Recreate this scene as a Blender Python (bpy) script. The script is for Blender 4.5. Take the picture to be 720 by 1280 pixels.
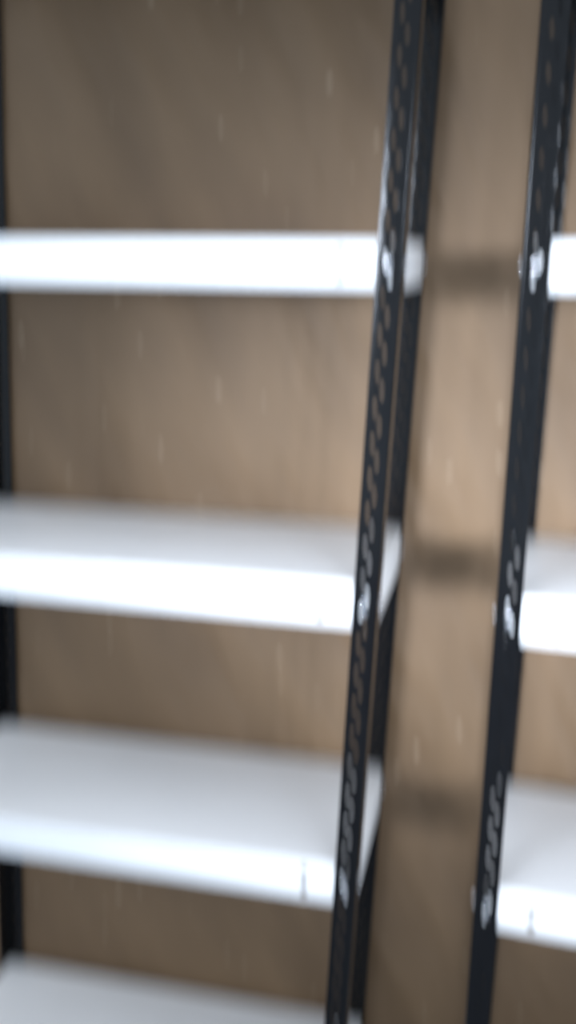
import bpy, bmesh, math, random
from mathutils import Vector, Matrix

scene = bpy.context.scene
for o in list(bpy.data.objects):
    bpy.data.objects.remove(o, do_unlink=True)
C = scene.collection
random.seed(4)

# ------------------------------------------------------------------ measures
Z1 = 1.55                      # height of the shelf at eye level
D = 0.30                       # depth of a shelving unit
FW = 0.0315                    # flange width of a slotted post
LIP = 0.0544                   # height of a shelf's front edge
GAP = 0.1338                   # gap between the two units
LEAN_A, LEAN_B, LEAN_BR = 0.0384, 0.0081, 0.0064
YAW_B = 0.0709
W = 0.697                      # width of a unit
LEVELS = [Z1 + 0.42, Z1, Z1 - 0.4268, Z1 - 0.8397, Z1 - 1.3458]
POST_TOP = Z1 + 0.46
WALL_Y = D + 0.007

# ------------------------------------------------------------------ camera
F_PX = 1241.5
yaw, pitch, roll = -0.2181, 0.2512, 0.0101
fwd = Vector((math.sin(yaw)*math.cos(pitch), math.cos(yaw)*math.cos(pitch), -math.sin(pitch)))
rgt = Vector((math.cos(yaw), -math.sin(yaw), 0.0))
up = rgt.cross(fwd)
R = math.cos(roll)*rgt + math.sin(roll)*up
U = -math.sin(roll)*rgt + math.cos(roll)*up
cd = bpy.data.cameras.new('camera')
cam = bpy.data.objects.new('camera', cd); C.objects.link(cam)
cd.sensor_fit = 'VERTICAL'; cd.sensor_height = 24.0
cd.lens = F_PX/1280*24.0
m = Matrix((R, U, -fwd)).transposed().to_4x4()
m.translation = Vector((0.1296, -1.1971, Z1 - 0.0196))
cam.matrix_world = m
cd.clip_start = 0.02
cd.dof.use_dof = True          # defocus, stretched vertically below, imitates blur from camera motion
cd.dof.focus_distance = 0.45
cd.dof.aperture_fstop = 1.25
cd.dof.aperture_ratio = 5.0
scene.camera = cam

# ------------------------------------------------------------------ light
world = bpy.data.worlds.new('world'); scene.world = world
world.use_nodes = True
wn = world.node_tree
bg = wn.nodes['Background']
wtc = wn.nodes.new('ShaderNodeTexCoord')
wsep = wn.nodes.new('ShaderNodeSeparateXYZ')
wn.links.new(wtc.outputs['Generated'], wsep.inputs['Vector'])
wmap = wn.nodes.new('ShaderNodeMapRange')
wmap.inputs['From Min'].default_value = -0.2; wmap.inputs['From Max'].default_value = 0.9
wn.links.new(wsep.outputs['Z'], wmap.inputs['Value'])
wcol = wn.nodes.new('ShaderNodeMix'); wcol.data_type = 'RGBA'
wn.links.new(wmap.outputs['Result'], wcol.inputs['Factor'])
wcol.inputs['A'].default_value = (0.74, 0.92, 1.12, 1)      # cool daylight from low in front
wcol.inputs['B'].default_value = (0.88, 0.94, 1.03, 1)      # warmer overhead
wn.links.new(wcol.outputs['Result'], bg.inputs['Color'])
bg.inputs['Strength'].default_value = 1.50

aim = Vector((0.23, D, Z1 - 0.42))
for az, el, watts in ((-37, 5, 1250), (-31, 8, 1250), (-26, 4, 1200), (-20, 7, 1150), (18, 4, 950),
                     (23, 8, 1050), (28, 5, 1050), (33, 7, 1100)):   # unseen spots added to brighten the wall, all aimed at the gap
    sd = bpy.data.lights.new('added_spot', 'SPOT')
    sd.energy = watts*0.80; sd.shadow_soft_size = 0.3
    sd.spot_size = math.radians(9.8); sd.spot_blend = 1.0
    sd.color = (0.89, 0.99, 1.15)
    so = bpy.data.objects.new('added_spot', sd); C.objects.link(so)
    so.location = aim + 8*Vector((math.sin(math.radians(az))*math.cos(math.radians(el)),
                                  -math.cos(math.radians(az))*math.cos(math.radians(el)), math.sin(math.radians(el))))
    so.rotation_euler = (aim - so.location).to_track_quat('-Z', 'Y').to_euler()

scene.view_settings.view_transform = 'Standard'
scene.view_settings.look = 'None'
scene.view_settings.gamma = 1.0
scene.view_settings.use_curve_mapping = False
scene.view_settings.exposure = 0.0

# ------------------------------------------------------------------ materials
def new_mat(name):
    mt = bpy.data.materials.new(name); mt.use_nodes = True
    nt = mt.node_tree
    return mt, nt, nt.nodes['Principled BSDF']

def N(nt, kind, **kw):
    n = nt.nodes.new(kind)
    for k, v in kw.items():
        if k.startswith('i_'):
            n.inputs[k[2:].replace('_', ' ')].default_value = v
        else:
            setattr(n, k, v)
    return n

def ramp(nt, stops):
    r = nt.nodes.new('ShaderNodeValToRGB')
    e = r.color_ramp.elements
    while len(e) < len(stops): e.new(0.5)
    for k, (p, c) in enumerate(stops):
        e[k].position = p; e[k].color = (*c, 1)
    return r

def bump(nt, bs, height, strength, dist):
    b = nt.nodes.new('ShaderNodeBump')
    b.inputs['Strength'].default_value = strength
    b.inputs['Distance'].default_value = dist
    nt.links.new(height, b.inputs['Height'])
    nt.links.new(b.outputs['Normal'], bs.inputs['Normal'])

# black stove-enamelled steel
black, nt, bs = new_mat('black_enamel')
tc = N(nt, 'ShaderNodeTexCoord')
n1 = N(nt, 'ShaderNodeTexNoise', i_Scale=90.0, i_Detail=4.0)
nt.links.new(tc.outputs['Object'], n1.inputs['Vector'])
r1 = ramp(nt, [(0.3, (0.0025, 0.0027, 0.0032)), (0.75, (0.005, 0.005, 0.0055))])
nt.links.new(n1.outputs['Fac'], r1.inputs['Fac'])
nt.links.new(r1.outputs['Color'], bs.inputs['Base Color'])
bs.inputs['Roughness'].default_value = 0.15
bs.inputs['Specular IOR Level'].default_value = 0.17
bump(nt, bs, n1.outputs['Fac'], 0.15, 0.0005)

# white enamelled sheet steel
white, nt, bs = new_mat('white_enamel')
tc = N(nt, 'ShaderNodeTexCoord')
n1 = N(nt, 'ShaderNodeTexNoise', i_Scale=7.0, i_Detail=5.0)
nt.links.new(tc.outputs['Object'], n1.inputs['Vector'])
r1 = ramp(nt, [(0.3, (0.85, 0.85, 0.85)), (0.7, (0.89, 0.89, 0.89))])
nt.links.new(n1.outputs['Fac'], r1.inputs['Fac'])
nt.links.new(r1.outputs['Color'], bs.inputs['Base Color'])
bs.inputs['Roughness'].default_value = 0.35

# zinc plated bolts
zinc, nt, bs = new_mat('zinc_plate')
tc = N(nt, 'ShaderNodeTexCoord')
n1 = N(nt, 'ShaderNodeTexNoise', i_Scale=300.0)
nt.links.new(tc.outputs['Object'], n1.inputs['Vector'])
r1 = ramp(nt, [(0.3, (0.50, 0.50, 0.51)), (0.7, (0.62, 0.62, 0.63))])
nt.links.new(n1.outputs['Fac'], r1.inputs['Fac'])
nt.links.new(r1.outputs['Color'], bs.inputs['Base Color'])
bs.inputs['Metallic'].default_value = 1.0
bs.inputs['Roughness'].default_value = 0.22

# rough brown wall with pale specks painted in as glints
wallm, nt, bs = new_mat('brown_wall')
tc = N(nt, 'ShaderNodeTexCoord')
big = N(nt, 'ShaderNodeTexNoise', i_Scale=3.0, i_Detail=5.0, i_Roughness=0.6)
nt.links.new(tc.outputs['Object'], big.inputs['Vector'])
base = ramp(nt, [(0.3, (0.098, 0.056, 0.025)), (0.7, (0.170, 0.102, 0.050))])
basefac = N(nt, 'ShaderNodeMath', operation='MULTIPLY_ADD'); basefac.inputs[1].default_value = 0.35
nt.links.new(big.outputs['Fac'], basefac.inputs[0]); nt.links.new(basefac.outputs[0], base.inputs['Fac'])
vor = N(nt, 'ShaderNodeTexVoronoi', i_Scale=30.0)
wob = N(nt, 'ShaderNodeTexNoise', i_Scale=120.0)
nt.links.new(tc.outputs['Object'], wob.inputs['Vector'])
vmul = N(nt, 'ShaderNodeVectorMath', operation='MULTIPLY_ADD')
vmul.inputs[1].default_value = (0.02, 0.02, 0.02)
nt.links.new(wob.outputs['Color'], vmul.inputs[0]); nt.links.new(tc.outputs['Object'], vmul.inputs[2])
nt.links.new(vmul.outputs['Vector'], vor.inputs['Vector'])
near = N(nt, 'ShaderNodeMath', operation='LESS_THAN'); near.inputs[1].default_value = 0.13
nt.links.new(vor.outputs['Distance'], near.inputs[0])
sep = N(nt, 'ShaderNodeSeparateColor')
nt.links.new(vor.outputs['Color'], sep.inputs['Color'])
pick = N(nt, 'ShaderNodeMath', operation='GREATER_THAN'); pick.inputs[1].default_value = 0.76
nt.links.new(sep.outputs['Red'], pick.inputs[0])
glint = N(nt, 'ShaderNodeMath', operation='MULTIPLY')
nt.links.new(near.outputs[0], glint.inputs[0]); nt.links.new(pick.outputs[0], glint.inputs[1])
mix = N(nt, 'ShaderNodeMix', data_type='RGBA')
nt.links.new(glint.outputs[0], mix.inputs['Factor'])
nt.links.new(base.outputs['Color'], mix.inputs['A'])
mix.inputs['B'].default_value = (0.30, 0.215, 0.14, 1)
nt.links.new(mix.outputs['Result'], bs.inputs['Base Color'])
mp = N(nt, 'ShaderNodeMapping', vector_type='TEXTURE'); mp.inputs['Rotation'].default_value = (0, math.radians(-25), 0)
mp.inputs['Scale'].default_value = (0.11, 0.11, 0.42)
nt.links.new(tc.outputs['Object'], mp.inputs['Vector'])
crease = N(nt, 'ShaderNodeTexNoise', i_Scale=1.0, i_Detail=2.5, i_Roughness=0.5)
nt.links.new(mp.outputs['Vector'], crease.inputs['Vector'])
cs = N(nt, 'ShaderNodeMath', operation='MULTIPLY'); cs.inputs[1].default_value = 0.65
nt.links.new(crease.outputs['Fac'], cs.inputs[0]); nt.links.new(cs.outputs[0], basefac.inputs[2])  # crease highlights painted into the base colour as well
bs.inputs['Roughness'].default_value = 0.62
bump(nt, bs, crease.outputs['Fac'], 0.8, 0.035)

# plain grey floor, off-white ceiling
def plain(name, a, b, scale, rough):
    mt, nt, bs = new_mat(name)
    tc = N(nt, 'ShaderNodeTexCoord')
    n = N(nt, 'ShaderNodeTexNoise', i_Scale=scale, i_Detail=5.0)
    nt.links.new(tc.outputs['Object'], n.inputs['Vector'])
    r = ramp(nt, [(0.3, a), (0.7, b)])
    nt.links.new(n.outputs['Fac'], r.inputs['Fac'])
    nt.links.new(r.outputs['Color'], bs.inputs['Base Color'])
    bs.inputs['Roughness'].default_value = rough
    return mt
floorm = plain('concrete', (0.34, 0.38, 0.44), (0.40, 0.45, 0.52), 5.0, 0.7)

# ------------------------------------------------------------------ helpers
def link(name, bm, mat, parent=None, smooth=None):
    me = bpy.data.meshes.new(name)
    bm.to_mesh(me); bm.free()
    me.materials.append(mat)
    if smooth is not None:
        for p in me.polygons: p.use_smooth = True
        me.set_sharp_from_angle(angle=math.radians(smooth))
    o = bpy.data.objects.new(name, me); C.objects.link(o)
    if parent: o.parent = parent
    return o

def box(name, x0, x1, y0, y1, z0, z1, mat):
    bm = bmesh.new()
    bmesh.ops.create_cube(bm, size=1.0)
    for v in bm.verts:
        v.co = Vector((x0 if v.co.x < 0 else x1, y0 if v.co.y < 0 else y1, z0 if v.co.z < 0 else z1))
    o = link(name, bm, mat)
    o['kind'] = 'structure'
    return o

# ------------------------------------------------------------------ setting
box('wall_back', -2.6, 3.2, WALL_Y, WALL_Y + 0.12, 0.0, 2.7, wallm)
box('floor', -2.6, 3.2, -3.4, WALL_Y + 0.12, -0.1, 0.0, floorm)

# ------------------------------------------------------------------ shelving
class Unit:
    """local frame: x right along the front, y to the back, z up from the floor"""
    def __init__(s, x_left, lean, lean_rear, yaw, origin_x):
        s.xl, s.lean, s.lr, s.c, s.sn, s.ox = x_left, lean, lean_rear, math.cos(yaw), math.sin(yaw), origin_x
    def at(s, x, y, z):
        t = max(0.0, min(1.0, y/D))
        k = s.lean + s.lr*t
        return Vector((s.ox + x*s.c + y*s.sn + k*(z - Z1), -x*s.sn + y*s.c, z))

def make_post(unit, px, py, sx, sy, parent, base):
    """slotted angle post: corner at (px,py), flanges run sx along x and sy along y"""
    bm = bmesh.new()
    r, pitch = 0.0042, 0.022
    rows = int(POST_TOP/pitch)
    arc = [(r - r*math.sin(a), r - r*math.cos(a)) for a in [math.radians(15*k) for k in range(7)]]
    cache = {}
    rear = 1 if py > D/2 else 0
    def P(u, v, z):
        key = (round(u, 6), round(v, 6), round(z, 5))
        if key not in cache:
            lx, ly = px + sx*u, py + sy*v
            k = unit.lean + unit.lr*rear
            co = Vector((unit.ox + lx*unit.c + ly*unit.sn + k*(z - Z1), -lx*unit.sn + ly*unit.c, z))
            cache[key] = bm.verts.new(co - base)
        return cache[key]
    flip = sx*sy < 0
    def face(vs):
        try: bm.faces.new(vs[::-1] if flip else vs)
        except ValueError: pass
    for i in range(rows):
        z0 = i*pitch; zm = z0 + pitch/2; z1 = z0 + pitch
        # rounded corner
        for a, b in zip(arc, arc[1:]):
            for q0, q1 in ((z0, zm), (zm, z1)):
                face([P(*a, q0), P(*a, q1), P(*b, q1), P(*b, q0)])
        # two flanges, one staggered round hole per pitch
        off = 0.0035 if i % 2 else -0.0035
        for fl in (0, 1):
            mid = (r + FW)/2 + off
            def Q(s_, z):
                return P(s_, 0.0, z) if fl == 0 else P(0.0, s_, z)
            outer = [(FW, zm), (FW, z1), (mid, z1), (r, z1), (r, zm), (r, z0), (mid, z0), (FW, z0)]
            # keep the row borders shared: use the flange centre for the border midpoints
            cen = (r + FW)/2
            outer = [(cen if a == mid else a, b) for a, b in outer]
            inner = [(mid + 0.0031*math.cos(t), zm + 0.0042*math.sin(t)) for t in [math.radians(45*k) for k in range(8)]]
            for k in range(8):
                k2 = (k + 1) % 8
                q = [Q(*outer[k]), Q(*outer[k2]), Q(*inner[k2]), Q(*inner[k])]
                face(q if fl == 0 else q[::-1])
    bmesh.ops.recalc_face_normals(bm, faces=bm.faces[:])
    # make the normals point away from the inside of the angle
    probe = None
    bm.faces.ensure_lookup_table()
    tot = 0.0
    for f in bm.faces:
        n = f.normal
        tot += -sx*n.x - sy*n.y
    if tot < 0:
        bmesh.ops.reverse_faces(bm, faces=bm.faces[:])
    o = link('post', bm, black, parent, 40)
    md = o.modifiers.new('thickness', 'SOLIDIFY'); md.thickness = 0.0018; md.offset = -1
    wn_ = o.modifiers.new('normals', 'WEIGHTED_NORMAL'); wn_.keep_sharp = True
    return o

SH = {}
def shelf_mesh():
    """folded sheet tray with rounded edges, return flange and screw holes"""
    x0, x1, y0, y1 = 0.0022, W - 0.0022, 0.0022, D - 0.0022
    rad = 0.004
    prof = [(rad, 0.0)]
    for k in range(1, 6):
        a = math.radians(18*k)
        prof.append((rad - rad*math.sin(a), -(rad - rad*math.cos(a))))
    prof += [(0.0, -LIP + 0.002), (0.0006, -LIP + 0.0006), (0.002, -LIP), (0.011, -LIP)]
    bm = bmesh.new(); rings = []
    for o, z in prof:
        ring = []
        for cx, cy, a0 in ((x0, y0, 180), (x1, y0, 270), (x1, y1, 0), (x0, y1, 90)):
            rc = 0.003 if o < 0.003 else 0.0012
            mx = cx + (o + rc if cx == x0 else -o - rc); my = cy + (o + rc if cy == y0 else -o - rc)
            for k in range(4):
                a = math.radians(a0 + 30*k)
                ring.append(bm.verts.new((mx + rc*math.cos(a), my + rc*math.sin(a), z)))
        rings.append(ring)
    n = len(rings[0])
    for a, b in zip(rings, rings[1:]):
        for k in range(n):
            bm.faces.new([a[k], b[k], b[(k+1) % n], a[(k+1) % n]])
    bm.faces.new(rings[0])
    bmesh.ops.recalc_face_normals(bm, faces=bm.faces[:])
    bm.faces.ensure_lookup_table()
    if bm.faces[-1].normal.z < 0: bmesh.ops.reverse_faces(bm, faces=bm.faces[:])
    tray = link('shelf', bm, white)
    md = tray.modifiers.new('t', 'SOLIDIFY'); md.thickness = 0.0009; md.offset = -1
    cb = bmesh.new()
    for hx in (0.076, W - 0.076):
        for hz in (-0.017, -0.038):
            bmesh.ops.create_cone(cb, cap_ends=True, segments=16, radius1=0.0062, radius2=0.0062, depth=0.02,
                                  matrix=Matrix.Translation((hx, 0.0022, hz)) @ Matrix.Rotation(math.pi/2, 4, 'X'))
    cut = link('cutter', cb, white)
    bl = tray.modifiers.new('b', 'BOOLEAN'); bl.object = cut; bl.operation = 'DIFFERENCE'; bl.solver = 'EXACT'
    bpy.context.view_layer.update()
    dg = bpy.context.evaluated_depsgraph_get()
    me = bpy.data.meshes.new_from_object(tray.evaluated_get(dg))
    bpy.data.objects.remove(tray, do_unlink=True); bpy.data.objects.remove(cut, do_unlink=True)
    return me

SHELF = shelf_mesh()
def make_shelf(unit, z, parent, base):
    bm = bmesh.new(); bm.from_mesh(SHELF)
    k = unit.lean*(z - Z1)
    for v in bm.verts:
        x, y = unit.xl + v.co.x, v.co.y
        kk = (unit.lean + unit.lr*max(0, min(1, y/D)))*(z - Z1)
        v.co = Vector((unit.ox + x*unit.c + y*unit.sn + kk, -x*unit.sn + y*unit.c, z + v.co.z)) - base
    return link('shelf', bm, white, parent, 35)

def bolt_mesh():
    """dome headed bolt on a washer, axis along +z, washer seat at z = 0"""
    bm = bmesh.new()
    prof = [(0.0, -0.009), (0.0028, -0.009), (0.0028, 0.0), (0.0056, 0.0), (0.0058, 0.0004), (0.0056, 0.0010),
            (0.0049, 0.0011), (0.0049, 0.0026), (0.0044, 0.0034), (0.0032, 0.0040), (0.0016, 0.0043), (0.0, 0.0044)]
    n = 20; rings = []
    for r, z in prof:
        if r == 0: rings.append([bm.verts.new((0, 0, z))])
        else: rings.append([bm.verts.new((r*math.cos(2*math.pi*k/n), r*math.sin(2*math.pi*k/n), z)) for k in range(n)])
    for a, b in zip(rings, rings[1:]):
        for k in range(n):
            k2 = (k + 1) % n
            if len(a) == 1: bm.faces.new([a[0], b[k2], b[k]])
            elif len(b) == 1: bm.faces.new([a[k], a[k2], b[0]])
            else: bm.faces.new([a[k], a[k2], b[k2], b[k]])
    bmesh.ops.recalc_face_normals(bm, faces=bm.faces[:])
    me = bpy.data.meshes.new('bolt'); bm.to_mesh(me); bm.free()
    me.materials.append(zinc)
    for p in me.polygons: p.use_smooth = True
    me.set_sharp_from_angle(angle=math.radians(40))
    return me
BOLT = bolt_mesh()

def make_unit(label, unit, group):
    x0, x1 = unit.xl, unit.xl + W
    base = unit.at((x0 + x1)/2, D/2, 0.0)
    root = bpy.data.objects.new('shelving_unit', None); C.objects.link(root)
    root.location = base; root.empty_display_size = 0.1
    root['label'] = label; root['category'] = 'shelf'; root['group'] = group
    corners = [(x0, 0.0, 1, 1), (x1, 0.0, -1, 1), (x0, D, 1, -1), (x1, D, -1, -1)]
    for px, py, sx, sy in corners:
        make_post(unit, px, py, sx, sy, root, base)
    for z in LEVELS:
        make_shelf(unit, z, root, base)
        for px, py, sx, sy in corners:
            rear = 1 if py > D/2 else 0
            k = unit.lean + unit.lr*rear
            for du, dv, nx, ny in ((0.017, 0.0, 0, -sy), (0.0, 0.017, -sx, 0)):
                zz = z - LIP*0.5
                lx, ly = px + sx*du, py + sy*dv
                co = Vector((unit.ox + lx*unit.c + ly*unit.sn + k*(zz - Z1), -lx*unit.sn + ly*unit.c, zz))
                nrm = Vector((nx*unit.c + ny*unit.sn, -nx*unit.sn + ny*unit.c, 0))
                b = bpy.data.objects.new('bolt', BOLT); C.objects.link(b)
                b.parent = root
                b.location = co - base
                b.rotation_euler = nrm.to_track_quat('Z', 'Y').to_euler()
    return root

make_unit('leaning shelving unit with long white shelves left of the gap, black slotted posts',
          Unit(-W, LEAN_A, 0.0, 0.0, 0.0), 'black and white shelving units along the wall')
make_unit('upright shelving unit with white shelves at the right edge of the photo, black slotted posts',
          Unit(0.0, LEAN_B, LEAN_BR, YAW_B, GAP), 'black and white shelving units along the wall')
